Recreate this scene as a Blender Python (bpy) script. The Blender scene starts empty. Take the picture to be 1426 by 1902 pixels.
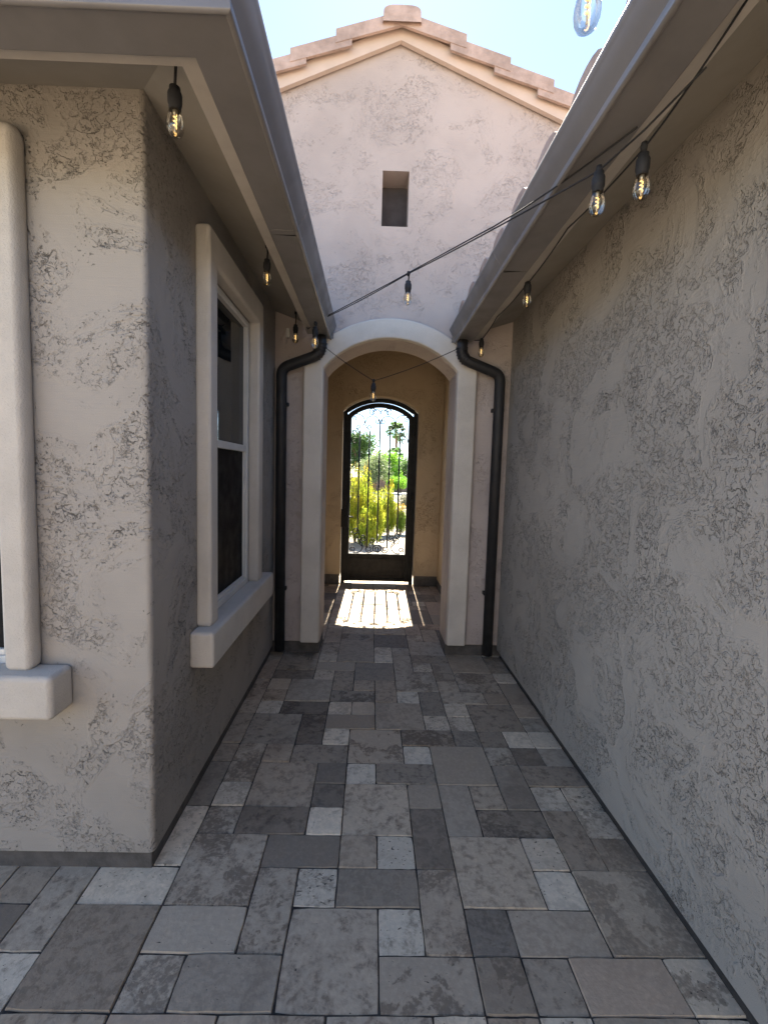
import bpy, bmesh, math, random
from mathutils import Vector, Matrix
random.seed(7)
C = bpy.context.scene.collection
SC = bpy.context.scene
rad = math.radians

# ------------------------------------------------------------------ camera
F_PX, H_CAM = 802.0, 1.545
PITCH, ROLL, YAW = rad(4.5), rad(1.6), rad(-0.9)
cam_d = bpy.data.cameras.new('camera')
cam = bpy.data.objects.new('camera', cam_d)
C.objects.link(cam)
Rz = Matrix.Rotation(YAW, 3, 'Z')
fw = Rz @ Vector((0, math.cos(PITCH), -math.sin(PITCH)))
r0 = Rz @ Vector((1, 0, 0))
u0 = Rz @ Vector((0, math.sin(PITCH), math.cos(PITCH)))
rt = math.cos(ROLL) * r0 + math.sin(ROLL) * u0
up = -math.sin(ROLL) * r0 + math.cos(ROLL) * u0
M4 = Matrix((rt, up, -fw)).transposed().to_4x4()
M4.translation = Vector((0, 0, H_CAM))
cam.matrix_world = M4
cam_d.sensor_fit = 'VERTICAL'
cam_d.sensor_height = 36.0
cam_d.lens = F_PX / 1902 * 36.0
cam_d.shift_x = (713 - 700.87) / 1902
cam_d.shift_y = -(951 - 939.45) / 1902
cam_d.clip_start = 0.05
cam_d.clip_end = 2000
SC.camera = cam

# ------------------------------------------------------------------ light
SUN_E, SUN_A = rad(53.8), rad(1.2)
w = bpy.data.worlds.new('World')
SC.world = w
w.use_nodes = True
nt = w.node_tree
bg = nt.nodes['Background']
sky = nt.nodes.new('ShaderNodeTexSky')
sky.sky_type = 'NISHITA'
sky.sun_disc = False
sky.sun_elevation = SUN_E
sky.sun_rotation = SUN_A
sky.altitude = 1500
sky.air_density = 1.0
sky.dust_density = 0.15
sky.ozone_density = 1.0
nt.links.new(sky.outputs[0], bg.inputs[0])
bg.inputs[1].default_value = 0.062
sd = bpy.data.lights.new('sun', 'SUN')
sd.energy = 5.0
sd.angle = rad(0.53)
sd.color = (1.0, 0.905, 0.745)
sun = bpy.data.objects.new('sun', sd)
C.objects.link(sun)
svec = Vector((math.sin(SUN_A) * math.cos(SUN_E), math.cos(SUN_A) * math.cos(SUN_E), math.sin(SUN_E)))
sun.rotation_euler = svec.to_track_quat('Z', 'Y').to_euler()
sun.location = (0, 20, 30)
SC.view_settings.view_transform = 'Standard'
SC.view_settings.look = 'None'
SC.view_settings.exposure = 3.0
SC.view_settings.gamma = 1.0
SC.cycles.max_bounces = 10
SC.cycles.diffuse_bounces = 6
SC.cycles.transparent_max_bounces = 16

# ------------------------------------------------------------------ helpers
LOC = {}

class MB:
    def __init__(self):
        self.v = []; self.f = []
    def vert(self, p):
        self.v.append(Vector(p)); return len(self.v) - 1
    def face(self, pts):
        self.f.append([self.vert(p) for p in pts])
    def box(self, x0, x1, y0, y1, z0, z1):
        b = len(self.v)
        for z in (z0, z1):
            for (x, y) in ((x0, y0), (x1, y0), (x1, y1), (x0, y1)):
                self.v.append(Vector((x, y, z)))
        for q in ((3, 2, 1, 0), (4, 5, 6, 7), (0, 1, 5, 4), (1, 2, 6, 5), (2, 3, 7, 6), (3, 0, 4, 7)):
            self.f.append([b + i for i in q])
        return self
    def tube(self, pts, r, n=8, cap=True, r2=None):
        pts = [Vector(p) for p in pts]
        rings = []
        prev = None
        for i, p in enumerate(pts):
            a = pts[max(i - 1, 0)]; b = pts[min(i + 1, len(pts) - 1)]
            t = (b - a).normalized()
            if prev is None:
                side = t.cross(Vector((0, 0, 1)))
                if side.length < 1e-3: side = t.cross(Vector((0, 1, 0)))
                side.normalize()
            else:
                side = (prev - t * prev.dot(t)).normalized()
            prev = side
            bn = t.cross(side)
            rr = r if r2 is None else r + (r2 - r) * i / (len(pts) - 1)
            rings.append([self.vert(p + (side * math.cos(2 * math.pi * k / n) + bn * math.sin(2 * math.pi * k / n)) * rr) for k in range(n)])
        for a, b in zip(rings, rings[1:]):
            for k in range(n):
                self.f.append([a[k], b[k], b[(k + 1) % n], a[(k + 1) % n]][::-1])
        if cap:
            self.f.append(rings[0]); self.f.append(rings[-1][::-1])
        return self
    def rtube(self, pts, wx, wy):
        """rectangular section swept along points that lie in a plane of constant Y"""
        pts = [Vector(p) for p in pts]
        rings = []
        for i, p in enumerate(pts):
            a = pts[max(i - 1, 0)]; b = pts[min(i + 1, len(pts) - 1)]
            t = (b - a).normalized()
            s = Vector((t.z, 0, -t.x))
            if 0 < i < len(pts) - 1:
                t0 = (p - a).normalized(); t1 = (b - p).normalized()
                k = 1 / max(.4, math.sqrt((1 + t0.dot(t1)) / 2))
            else: k = 1
            y = Vector((0, 1, 0))
            rings.append([self.vert(p + s * wx * k * a_ + y * wy * b_) for a_, b_ in ((.5, .5), (-.5, .5), (-.5, -.5), (.5, -.5))])
        for a, b in zip(rings, rings[1:]):
            for k in range(4):
                self.f.append([a[k], b[k], b[(k + 1) % 4], a[(k + 1) % 4]])
        self.f.append(rings[0][::-1]); self.f.append(rings[-1])
        return self
    def lathe(self, prof, c, n=16):
        c = Vector(c)
        rings = [[self.vert(c + Vector((r * math.cos(2 * math.pi * k / n), r * math.sin(2 * math.pi * k / n), z))) for k in range(n)] for r, z in prof]
        for a, b in zip(rings, rings[1:]):
            for k in range(n):
                self.f.append([a[k], a[(k + 1) % n], b[(k + 1) % n], b[k]])
        return self
    def sweep(self, prof, path, normals):
        """closed profile (d outward, z) swept along a plan path; normals = outward miter vector per point"""
        rings = []
        for (px, py), (nx, ny) in zip(path, normals):
            rings.append([self.vert((px + nx * d, py + ny * d, z)) for d, z in prof])
        n = len(prof)
        for a, b in zip(rings, rings[1:]):
            for k in range(n):
                self.f.append([a[k], b[k], b[(k + 1) % n], a[(k + 1) % n]])
        self.f.append(rings[0]); self.f.append(rings[-1][::-1])
        return self
    def build(self, name, mat, parent=None, bevel=0.0, smooth=False, segs=2, merge=False, loc=None, fixn=True, flat=False):
        off = Vector((0, 0, 0))
        if parent is not None: off = LOC[parent.name]
        elif loc is not None: off = Vector(loc)
        me = bpy.data.meshes.new(name)
        me.from_pydata([tuple(p - off) for p in self.v], [], self.f)
        if merge or fixn:
            bm = bmesh.new(); bm.from_mesh(me)
            if merge: bmesh.ops.remove_doubles(bm, verts=bm.verts, dist=0.0004)
            if fixn: bmesh.ops.recalc_face_normals(bm, faces=bm.faces)
            bm.to_mesh(me); bm.free()
        me.update()
        o = bpy.data.objects.new(name, me)
        C.objects.link(o)
        if mat is not None: me.materials.append(mat)
        if parent is not None: o.parent = parent
        elif loc is not None: o.location = loc
        LOC[o.name] = off
        if smooth:
            me.polygons.foreach_set('use_smooth', [True] * len(me.polygons))
        if bevel > 0:
            m = o.modifiers.new('bevel', 'BEVEL')
            m.width = bevel; m.segments = segs; m.limit_method = 'ANGLE'; m.angle_limit = rad(40)
            m.harden_normals = False
            if not flat:
                me.polygons.foreach_set('use_smooth', [True] * len(me.polygons))
                wn = o.modifiers.new('wn', 'WEIGHTED_NORMAL'); wn.keep_sharp = True
        return o

def thing(name, label, cat, loc=(0, 0, 0), group=None):
    o = bpy.data.objects.new(name, None)
    C.objects.link(o); o.location = loc; o.empty_display_size = .1
    o['label'] = label; o['category'] = cat
    if group: o['group'] = group
    LOC[o.name] = Vector(loc)
    return o

def tag(o, label, cat, group=None):
    o['label'] = label; o['category'] = cat
    if group: o['group'] = group
    return o

def arc(cx, cz, r, a0, a1, n, y):
    return [(cx + r * math.cos(a0 + (a1 - a0) * i / n), y, cz + r * math.sin(a0 + (a1 - a0) * i / n)) for i in range(n + 1)]

# ------------------------------------------------------------------ materials
def nodes_mat(name):
    m = bpy.data.materials.new(name); m.use_nodes = True
    nt = m.node_tree; b = nt.nodes['Principled BSDF']
    def N(t, **k):
        n = nt.nodes.new(t)
        for a, v in k.items():
            if a == 'inp':
                for i, x in v.items(): n.inputs[i].default_value = x
            else: setattr(n, a, v)
        return n
    def L(a, b_): nt.links.new(a, b_)
    def math_(op, a, b_=None, c=None, clamp=False):
        n = N('ShaderNodeMath', operation=op, use_clamp=clamp)
        for i, x in enumerate((a, b_, c)):
            if x is None: continue
            if isinstance(x, (int, float)): n.inputs[i].default_value = x
            else: L(x, n.inputs[i])
        return n.outputs[0]
    def noise(co, scale, detail=2, rough=.5, dist=0.0):
        n = N('ShaderNodeTexNoise', inp={'Scale': scale, 'Detail': detail, 'Roughness': rough, 'Distortion': dist})
        L(co, n.inputs['Vector']); return n.outputs[0]
    def smooth(x, a, b_, lo=0.0, hi=1.0):
        n = N('ShaderNodeMapRange', interpolation_type='SMOOTHSTEP')
        L(x, n.inputs[0])
        for i, v in ((1, a), (2, b_), (3, lo), (4, hi)): n.inputs[i].default_value = v
        return n.outputs[0]
    def mix(f, a, b_, mode='MIX'):
        n = N('ShaderNodeMix', data_type='RGBA', blend_type=mode)
        for s, x in ((n.inputs[0], f), (n.inputs[6], a), (n.inputs[7], b_)):
            if isinstance(x, (int, float)): s.default_value = x
            elif isinstance(x, tuple): s.default_value = (*x, 1) if len(x) == 3 else x
            else: L(x, s)
        return n.outputs[2]
    return m, nt, b, N, L, math_, noise, smooth, mix

def stucco(name, base, amount=1.0, crevice_shade=.55, seed=0.0, thr=(.505, .555), bump=1.0):
    m, nt, b, N, L, mth, noise, smooth, mix = nodes_mat(name)
    tc = N('ShaderNodeTexCoord')
    mp = N('ShaderNodeMapping', inp={'Location': (seed, seed * .7, seed * 1.3)})
    L(tc.outputs['Object'], mp.inputs[0])
    co = mp.outputs[0]
    # patches where the trowel skipped
    big = noise(co, 2.9, 5, .64, .8)
    cl = smooth(big, thr[0], thr[1])
    cl2 = smooth(big, thr[0] - .06, thr[0] + .01)
    n1 = noise(co, 31, 4, .6, .3)
    d1 = mth('ABSOLUTE', mth('SUBTRACT', n1, .5))
    n2 = noise(co, 80, 2, .6, .5)
    n3 = noise(co, 58, 3, .6, .4)
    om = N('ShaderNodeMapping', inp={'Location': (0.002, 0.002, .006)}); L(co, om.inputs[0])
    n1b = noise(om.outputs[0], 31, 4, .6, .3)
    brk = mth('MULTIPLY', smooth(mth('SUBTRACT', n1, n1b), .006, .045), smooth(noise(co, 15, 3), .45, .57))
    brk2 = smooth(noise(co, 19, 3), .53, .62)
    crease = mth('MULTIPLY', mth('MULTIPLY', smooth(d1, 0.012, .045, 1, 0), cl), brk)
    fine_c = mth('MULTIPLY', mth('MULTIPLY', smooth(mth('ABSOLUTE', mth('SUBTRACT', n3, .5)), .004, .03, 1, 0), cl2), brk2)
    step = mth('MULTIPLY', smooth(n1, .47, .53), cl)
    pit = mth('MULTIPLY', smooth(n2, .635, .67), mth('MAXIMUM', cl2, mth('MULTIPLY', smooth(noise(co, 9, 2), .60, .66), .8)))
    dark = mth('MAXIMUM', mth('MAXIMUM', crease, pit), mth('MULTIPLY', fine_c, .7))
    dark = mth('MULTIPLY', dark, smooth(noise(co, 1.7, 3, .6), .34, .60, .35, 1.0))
    grain = noise(co, 320, 2, .7)
    soft = noise(co, 5, 3)
    dm = N('ShaderNodeMapping', inp={'Scale': (3, 3, 55)}); L(co, dm.inputs[0])
    drag = noise(dm.outputs[0], 1.6, 3, .6)
    h = mth('ADD', mth('MULTIPLY', step, -.0036 * amount), mth('MULTIPLY', dark, -.0042 * amount))
    h = mth('ADD', h, mth('MULTIPLY', noise(co, 70, 3, .65), mth('MULTIPLY', cl2, .0032 * amount)))
    h = mth('ADD', h, mth('MULTIPLY', grain, .0008))
    h = mth('ADD', h, mth('MULTIPLY', drag, .0012))
    h = mth('ADD', h, mth('MULTIPLY', soft, .008))
    bp = N('ShaderNodeBump', inp={'Strength': bump, 'Distance': 1.0})
    L(h, bp.inputs['Height'])
    L(bp.outputs[0], b.inputs['Normal'])
    c2 = tuple(x * .84 for x in base)
    col = mix(smooth(noise(co, 1.1, 4, .65), .35, .68), base, c2)
    col = mix(mth('MULTIPLY', smooth(grain, .35, .7), .16), col, tuple(x * .6 for x in base))
    col = mix(mth('MULTIPLY', dark, crevice_shade * min(1.0, amount)), col, tuple(x * .22 for x in base))  # shade of pits, creases and lips painted into the colour
    L(col, b.inputs['Base Color'])
    b.inputs['Roughness'].default_value = .93
    b.inputs['Specular IOR Level'].default_value = .25
    return m

def trim_mat(name, base):
    m, nt, b, N, L, mth, noise, smooth, mix = nodes_mat(name)
    tc = N('ShaderNodeTexCoord'); co = tc.outputs['Object']
    g = noise(co, 150, 4, .75); s = noise(co, 9, 3)
    bp = N('ShaderNodeBump', inp={'Strength': .9, 'Distance': 1.0})
    L(mth('ADD', mth('MULTIPLY', g, .0042), mth('MULTIPLY', s, .005)), bp.inputs['Height'])
    L(bp.outputs[0], b.inputs['Normal'])
    col = mix(smooth(noise(co, 3, 4, .65), .38, .7), base, tuple(x * .86 for x in base))
    col = mix(mth('MULTIPLY', smooth(g, .5, .75), .22), col, tuple(x * .6 for x in base))
    L(col, b.inputs['Base Color'])
    b.inputs['Roughness'].default_value = .9
    b.inputs['Specular IOR Level'].default_value = .25
    return m

def plain(name, base, rough=.6, metal=0.0, spec=.5, var=.12, scale=6, bump=0.0, bscale=60):
    m, nt, b, N, L, mth, noise, smooth, mix = nodes_mat(name)
    tc = N('ShaderNodeTexCoord'); co = tc.outputs['Object']
    col = mix(smooth(noise(co, scale, 5, .65), .3, .72), base, tuple(x * (1 - 2 * var) for x in base))
    L(col, b.inputs['Base Color'])
    L(smooth(noise(co, scale * 2, 3), .3, .7, max(0, rough - .08), min(1, rough + .1)), b.inputs['Roughness'])
    b.inputs['Metallic'].default_value = metal
    b.inputs['Specular IOR Level'].default_value = spec
    if bump:
        bp = N('ShaderNodeBump', inp={'Strength': 1.0, 'Distance': 1.0})
        L(mth('MULTIPLY', noise(co, bscale, 3), bump), bp.inputs['Height'])
        L(bp.outputs[0], b.inputs['Normal'])
    return m

def travertine():
    m, nt, b, N, L, mth, noise, smooth, mix = nodes_mat('travertine')
    at = N('ShaderNodeAttribute', attribute_name='tone')      # colour of each stone
    sdn = N('ShaderNodeAttribute', attribute_name='seed')     # per stone offset, alpha = how pitted
    tc = N('ShaderNodeTexCoord')
    va = N('ShaderNodeVectorMath', operation='MULTIPLY_ADD')
    L(sdn.outputs['Color'], va.inputs[0]); va.inputs[1].default_value = (37, 41, 29)
    L(tc.outputs['Object'], va.inputs[2])
    co = va.outputs[0]
    big = noise(co, 5.5, 5, .68, .5)
    mid = noise(co, 22, 5, .7, .3)
    # darker dense mottles with a ragged outline
    mott = mth('MULTIPLY', smooth(mth('ADD', mth('MULTIPLY', big, .72), mth('MULTIPLY', mid, .28)),   .505, .535), sdn.outputs['Fac'] if False else 1.0)
    vein = smooth(mth('ABSOLUTE', mth('SUBTRACT', noise(co, 7, 4, .6, 1.2), .5)), 0, .02, 1, 0)
    sep = N('ShaderNodeSeparateColor'); L(sdn.outputs['Color'], sep.inputs[0])
    col = at.outputs['Color']
    dk = mix(1.0, col, (.42, .395, .385), 'MULTIPLY')
    lt = mix(1.0, col, (1.22, 1.2, 1.18), 'MULTIPLY')
    col = mix(mth('MAXIMUM', smooth(mid, .30, .56), mth('SUBTRACT', 1.0, mth('MULTIPLY', sep.outputs[2], 1.1, None, True))), dk, col)
    col = mix(mth('MULTIPLY', mott, smooth(sep.outputs[0], .45, .75, 0, .85)), col, dk)
    col = mix(mth('MULTIPLY', smooth(noise(co, 60, 3, .6), .45, .7), .55), col, lt)
    col = mix(mth('MULTIPLY', vein, mth('MULTIPLY', sep.outputs[1], .35)), col, lt)
    stain = smooth(noise(tc.outputs['Object'], 1.7, 5, .7, .6), .52, .68)
    col = mix(mth('MULTIPLY', stain, .42), col, dk)
    # open pores
    pn = N('ShaderNodeMapping', inp={'Scale': (1.0, 1.7, 1.0)}); L(co, pn.inputs[0])
    pv = noise(pn.outputs[0], 75, 2, .55, .3)
    pth = mth('SUBTRACT', .765, mth('MULTIPLY', sdn.outputs['Alpha'], .125))
    pore = smooth(mth('SUBTRACT', pv, pth), 0.0, .025)
    col = mix(mth('MULTIPLY', pore, .85), col, (.035, .03, .028))
    L(col, b.inputs['Base Color'])
    h = mth('ADD', mth('MULTIPLY', pore, -.004), mth('MULTIPLY', noise(co, 45, 4, .6), .0022))
    bp = N('ShaderNodeBump', inp={'Strength': 1.0, 'Distance': 1.0})
    L(h, bp.inputs['Height']); L(bp.outputs[0], b.inputs['Normal'])
    L(smooth(mid, .3, .7, .62, .86), b.inputs['Roughness'])
    b.inputs['Specular IOR Level'].default_value = .3
    return m

def leafy(name, c1, c2, trans=.5, tip=None, z0=0, z1=1):
    m, nt, b, N, L, mth, noise, smooth, mix = nodes_mat(name)
    tc = N('ShaderNodeTexCoord')
    oi = noise(tc.outputs['Object'], 3.5, 3)
    col = mix(smooth(oi, .35, .65), c1, c2)
    fine = noise(tc.outputs['Object'], 40, 1)
    col = mix(mth('MULTIPLY', smooth(fine, .4, .7), .5), col, tuple(x * .5 for x in c1))
    if tip:
        sx = N('ShaderNodeSeparateXYZ'); L(tc.outputs['Object'], sx.inputs[0])
        zz = mth('ADD', sx.outputs[2], mth('MULTIPLY', mth('SUBTRACT', oi, .5), .5))
        col = mix(smooth(zz, z0, z1), col, tip)
    out = nt.nodes['Material Output']
    L(col, b.inputs['Base Color']); b.inputs['Roughness'].default_value = .55
    b.inputs['Specular IOR Level'].default_value = .3
    tr = N('ShaderNodeBsdfTranslucent'); L(col, tr.inputs[0])
    ms = N('ShaderNodeMixShader', inp={0: trans})
    L(b.outputs[0], ms.inputs[1]); L(tr.outputs[0], ms.inputs[2]); L(ms.outputs[0], out.inputs[0])
    return m

def gravel_mat():
    m, nt, b, N, L, mth, noise, smooth, mix = nodes_mat('gravel')
    tc = N('ShaderNodeTexCoord'); co = tc.outputs['Object']
    vo = N('ShaderNodeTexVoronoi', inp={'Scale': 42}); L(co, vo.inputs['Vector'])
    hs = N('ShaderNodeSeparateColor'); L(vo.outputs['Color'], hs.inputs[0])
    col = mix(hs.outputs[0], (.30, .265, .22), (.16, .14, .118))
    col = mix(smooth(noise(co, .7, 4), .4, .65), col, (.25, .22, .18))
    L(col, b.inputs['Base Color'])
    bp = N('ShaderNodeBump', inp={'Strength': 1.0, 'Distance': .02})
    L(mth('SUBTRACT', 1.0, vo.outputs['Distance']), bp.inputs['Height']); L(bp.outputs[0], b.inputs['Normal'])
    b.inputs['Roughness'].default_value = .9
    return m

def glass_pane(name, base, rough):
    m, nt, b, N, L, mth, noise, smooth, mix = nodes_mat(name)
    tc = N('ShaderNodeTexCoord')
    L(mix(noise(tc.outputs['Object'], 2, 3), base, tuple(x * .5 for x in base)), b.inputs['Base Color'])
    b.inputs['Roughness'].default_value = rough
    b.inputs['IOR'].default_value = 1.30
    b.inputs['Coat Weight'].default_value = 0.0
    return m

def bulb_glass():
    m = bpy.data.materials.new('bulb_glass'); m.use_nodes = True
    nt = m.node_tree; nt.nodes.clear()
    o = nt.nodes.new('ShaderNodeOutputMaterial')
    t = nt.nodes.new('ShaderNodeBsdfTransparent'); t.inputs[0].default_value = (.93, .9, .84, 1)
    g = nt.nodes.new('ShaderNodeBsdfGlossy'); g.inputs['Roughness'].default_value = .03
    lw = nt.nodes.new('ShaderNodeFresnel'); lw.inputs['IOR'].default_value = 1.6
    mx = nt.nodes.new('ShaderNodeMixShader')
    mm = nt.nodes.new('ShaderNodeMath'); mm.operation = 'MULTIPLY_ADD'; mm.inputs[1].default_value = .62; mm.inputs[2].default_value = .03; mm.use_clamp = True
    nt.links.new(lw.outputs[0], mm.inputs[0])
    nt.links.new(mm.outputs[0], mx.inputs[0]); nt.links.new(t.outputs[0], mx.inputs[1]); nt.links.new(g.outputs[0], mx.inputs[2])
    nt.links.new(mx.outputs[0], o.inputs[0])
    return m

def filament_mat():
    m = bpy.data.materials.new('filament'); m.use_nodes = True
    b = m.node_tree.nodes['Principled BSDF']
    b.inputs['Base Color'].default_value = (.8, .5, .12, 1)
    b.inputs['Emission Color'].default_value = (1.0, .62, .22, 1)
    b.inputs['Emission Strength'].default_value = .35
    return m

M = {}
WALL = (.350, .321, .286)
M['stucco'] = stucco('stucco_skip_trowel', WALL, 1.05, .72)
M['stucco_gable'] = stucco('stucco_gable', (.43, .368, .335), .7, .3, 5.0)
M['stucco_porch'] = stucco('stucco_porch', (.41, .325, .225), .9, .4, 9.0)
M['trim'] = trim_mat('trim_stucco', (.56, .515, .455))
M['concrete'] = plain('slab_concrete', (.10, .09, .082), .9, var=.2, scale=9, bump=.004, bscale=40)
M['stem_dark'] = plain('slab_shade', (.045, .04, .038), .95, var=.25, scale=9, bump=.004, bscale=40)  # concrete darkened to paint the shadow in the recess under the wall
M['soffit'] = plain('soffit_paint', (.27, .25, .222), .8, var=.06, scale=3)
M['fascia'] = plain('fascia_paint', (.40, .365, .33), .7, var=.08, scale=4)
M['fascia_gable'] = plain('fascia_gable_paint', (.52, .42, .35), .75, var=.06, scale=4)
M['gutter'] = plain('gutter_metal', (.17, .160, .158), .36, .0, .5, var=.1, scale=3)
M['downspout'] = plain('downspout_metal', (.016, .015, .016), .62, .0, .5, var=.1, scale=5)
M['tile'] = plain('roof_tile', (.46, .34, .28), .85, var=.22, scale=5, bump=.004, bscale=45)
M['iron'] = plain('wrought_iron', (.006, .006, .006), .5, .0, .22, var=.15, scale=14)
M['panel'] = plain('gate_panel_metal', (.010, .008, .007), .55, .0, .25, var=.2, scale=8)
M['vinyl'] = plain('window_vinyl', (.62, .60, .56), .45, var=.04)
M['glass'] = glass_pane('window_glass', (.008, .011, .012), .015)
M['screen'] = plain('insect_screen', (.007, .007, .009), .6, spec=.15, var=.2)
M['rubber'] = plain('black_rubber', (.014, .014, .016), .8, var=.1)
M['greyplastic'] = plain('grey_plastic', (.45, .43, .40), .5)
M['bulb'] = bulb_glass()
M['fil'] = filament_mat()
M['brass'] = plain('filament_post', (.55, .5, .4), .35, .6)
M['trav'] = travertine()
M['sand'] = plain('joint_sand', (.055, .048, .042), .95, var=.25, scale=20, bump=.004, bscale=80)
M['gravel'] = gravel_mat()
M['road'] = plain('road_asphalt', (.12, .115, .11), .9, var=.1, scale=2)
M['kerb'] = plain('kerb_concrete', (.50, .47, .42), .85, var=.06)
M['blockwall'] = plain('garden_wall_block', (.26, .17, .12), .9, var=.12, scale=3)
M['bark'] = plain('bark', (.16, .115, .08), .95, var=.25, scale=12, bump=.02, bscale=14)
M['palmtrunk'] = plain('palm_bark', (.26, .17, .12), .95, var=.25, scale=8, bump=.03, bscale=10)
M['courtyard'] = stucco('stucco_bounce_wall', (.40, .375, .34), .8, .3, 13.0)
M['niche'] = plain('niche_shade', (.06, .05, .05), .9)

# ------------------------------------------------------------------ ground
g = MB()
g.face([(-400, -60, -.03), (400, -60, -.03), (400, 900, -.03), (-400, 900, -.03)])
o = g.build('ground', M['gravel'], fixn=False); o['kind'] = 'structure'
rdm = MB(); rdm.face([(-200, 22.7, -.022), (200, 22.7, -.022), (200, 29.5, -.022), (-200, 29.5, -.022)])
o = rdm.build('road', M['road'], fixn=False); o['kind'] = 'structure'
for nm, y0, y1 in (('near', 20.6, 22.68), ('far', 29.52, 30.9)):
    k = MB().box(-200, 200, y0, y1, -.028, .1)
    o = k.build('pavement', M['kerb'], bevel=.03); o['kind'] = 'structure'

# patio stones: layout read off the photo, remainder filled at random
U = .1524
GX, GY = .42, .31
RECTS = [(0,8,1,9,'L'),(1,8,2,10,'M'),(2,8,3,9,'D'),(3,8,5,9,'M'),(5,8,7,10,'B'),(4,9,5,10,'L'),(2,9,4,11,'B'),(4,10,5,11,'P'),(5,10,6,12,'E'),(6,10,7,11,'M'),(3,11,5,12,'E'),(2,11,3,13,'M'),(3,12,4,13,'B'),(4,12,5,14,'E'),(5,12,6,13,'L'),(5,13,7,14,'E'),(1,10,2,12,'D'),(1,12,2,13,'M'),(0,7,2,8,'M'),(2,7,3,8,'E'),(3,7,4,8,'M'),(4,7,6,8,'W'),(6,7,7,8,'L'),(-7,9,-5,10,'L'),(-6,10,-5,12,'L'),(-5,9,-3,11,'M'),(-3,10,-1,11,'D'),(-3,8,-2,10,'M'),(-2,9,-1,10,'P'),(-2,7,0,9,'M'),(-5,8,-3,9,'M'),(-4,7,-2,8,'E'),(-7,7,-5,9,'E'),(-8,8,-7,10,'M'),(-9,9,-8,10,'M'),(-9,8,-8,9,'D'),(-1,13,0,14,'L'),(0,13,2,14,'E'),(-1,11,1,13,'B'),(-1,10,0,11,'M'),(0,10,1,11,'P'),(-1,9,1,10,'E'),(-2,13,-1,14,'D'),(-2,12,-1,13,'D'),(-2,11,-1,12,'L'),(-4,12,-2,14,'M'),(-4,11,-2,12,'D'),(-5,11,-4,12,'B'),(-5,12,-4,13,'L'),(-5,13,-4,14,'B'),(-6,12,-5,14,'E'),(-4,14,-3,15,'M'),(-3,14,-1,15,'E'),(1,14,2,15,'P'),(2,13,4,15,'M'),(4,14,5,15,'B'),(5,14,6,15,'D'),(6,14,7,15,'B'),(-5,14,-4,15,'B'),(-6,14,-5,15,'M'),(-2,15,-1,16,'L'),(-1,14,1,16,'M'),(1,15,3,16,'E'),(3,15,4,16,'E'),(4,15,5,16,'E'),(0,16,2,18,'M'),(2,17,3,19,'E'),(1,18,2,19,'L'),(2,16,3,17,'P'),(3,17,4,18,'L'),(3,16,4,17,'L'),(4,16,6,18,'E'),(3,18,5,19,'B'),(5,18,6,19,'M'),(4,19,6,21,'M'),(3,19,4,20,'B'),(3,20,4,22,'M'),(1,19,3,21,'M'),(2,21,3,22,'P'),(1,21,2,23,'M'),(2,22,4,23,'E'),(2,23,4,25,'M'),(0,22,1,23,'L'),(-1,20,1,22,'E'),(-1,19,0,20,'M'),(0,18,1,20,'M'),(-2,18,0,19,'E'),(-2,17,-1,18,'L'),(-1,17,0,18,'B'),(-2,16,0,17,'E'),(-2,19,-1,21,'M'),(-3,20,-2,21,'P'),(-3,21,-1,22,'M'),(-4,18,-2,20,'M'),(-4,17,-2,18,'D'),(-3,15,-2,17,'D'),(-5,15,-3,17,'M'),(-5,19,-4,20,'B'),(-5,18,-4,19,'M'),(-5,17,-4,18,'L'),(-5,20,-3,21,'D'),(-5,21,-3,23,'E'),(-3,23,-2,25,'M'),(-2,22,0,25,'E')]
occ = set()
for i0, j0, i1, j1, t in RECTS:
    for i in range(i0, i1):
        for j in range(j0, j1): occ.add((i, j))
rnd = random.Random(11)
I0, I1, J0, J1 = -40, 7, -26, 41
for j in range(J0, J1):
    for i in range(I0, I1):
        if (i, j) in occ: continue
        for (a, b) in rnd.sample([(2, 2), (2, 2), (2, 1), (1, 2), (2, 3), (1, 1)], 6) + [(1, 1)]:
            cells = [(i + p, j + q) for p in range(a) for q in range(b)]
            if all(c not in occ and c[0] < I1 and c[1] < J1 for c in cells): break
        occ.update(cells)
        t = rnd.choice('LLPB' if a * b == 1 else 'BMMMEEDW')
        RECTS.append((i, j, i + a, j + b, t))
TONE = {'L': (.63, .535, .405), 'P': (.60, .505, .38), 'B': (.46, .382, .285), 'M': (.395, .322, .238), 'E': (.315, .256, .19), 'D': (.225, .184, .14), 'W': (.43, .335, .245)}
PITS = {'L': .75, 'P': 1.1, 'B': .4, 'M': .4, 'E': .4, 'D': .35, 'W': .4}
pm = bpy.data.meshes.new('paving')
V = []; Fc = []; tone = []; seed = []
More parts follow.
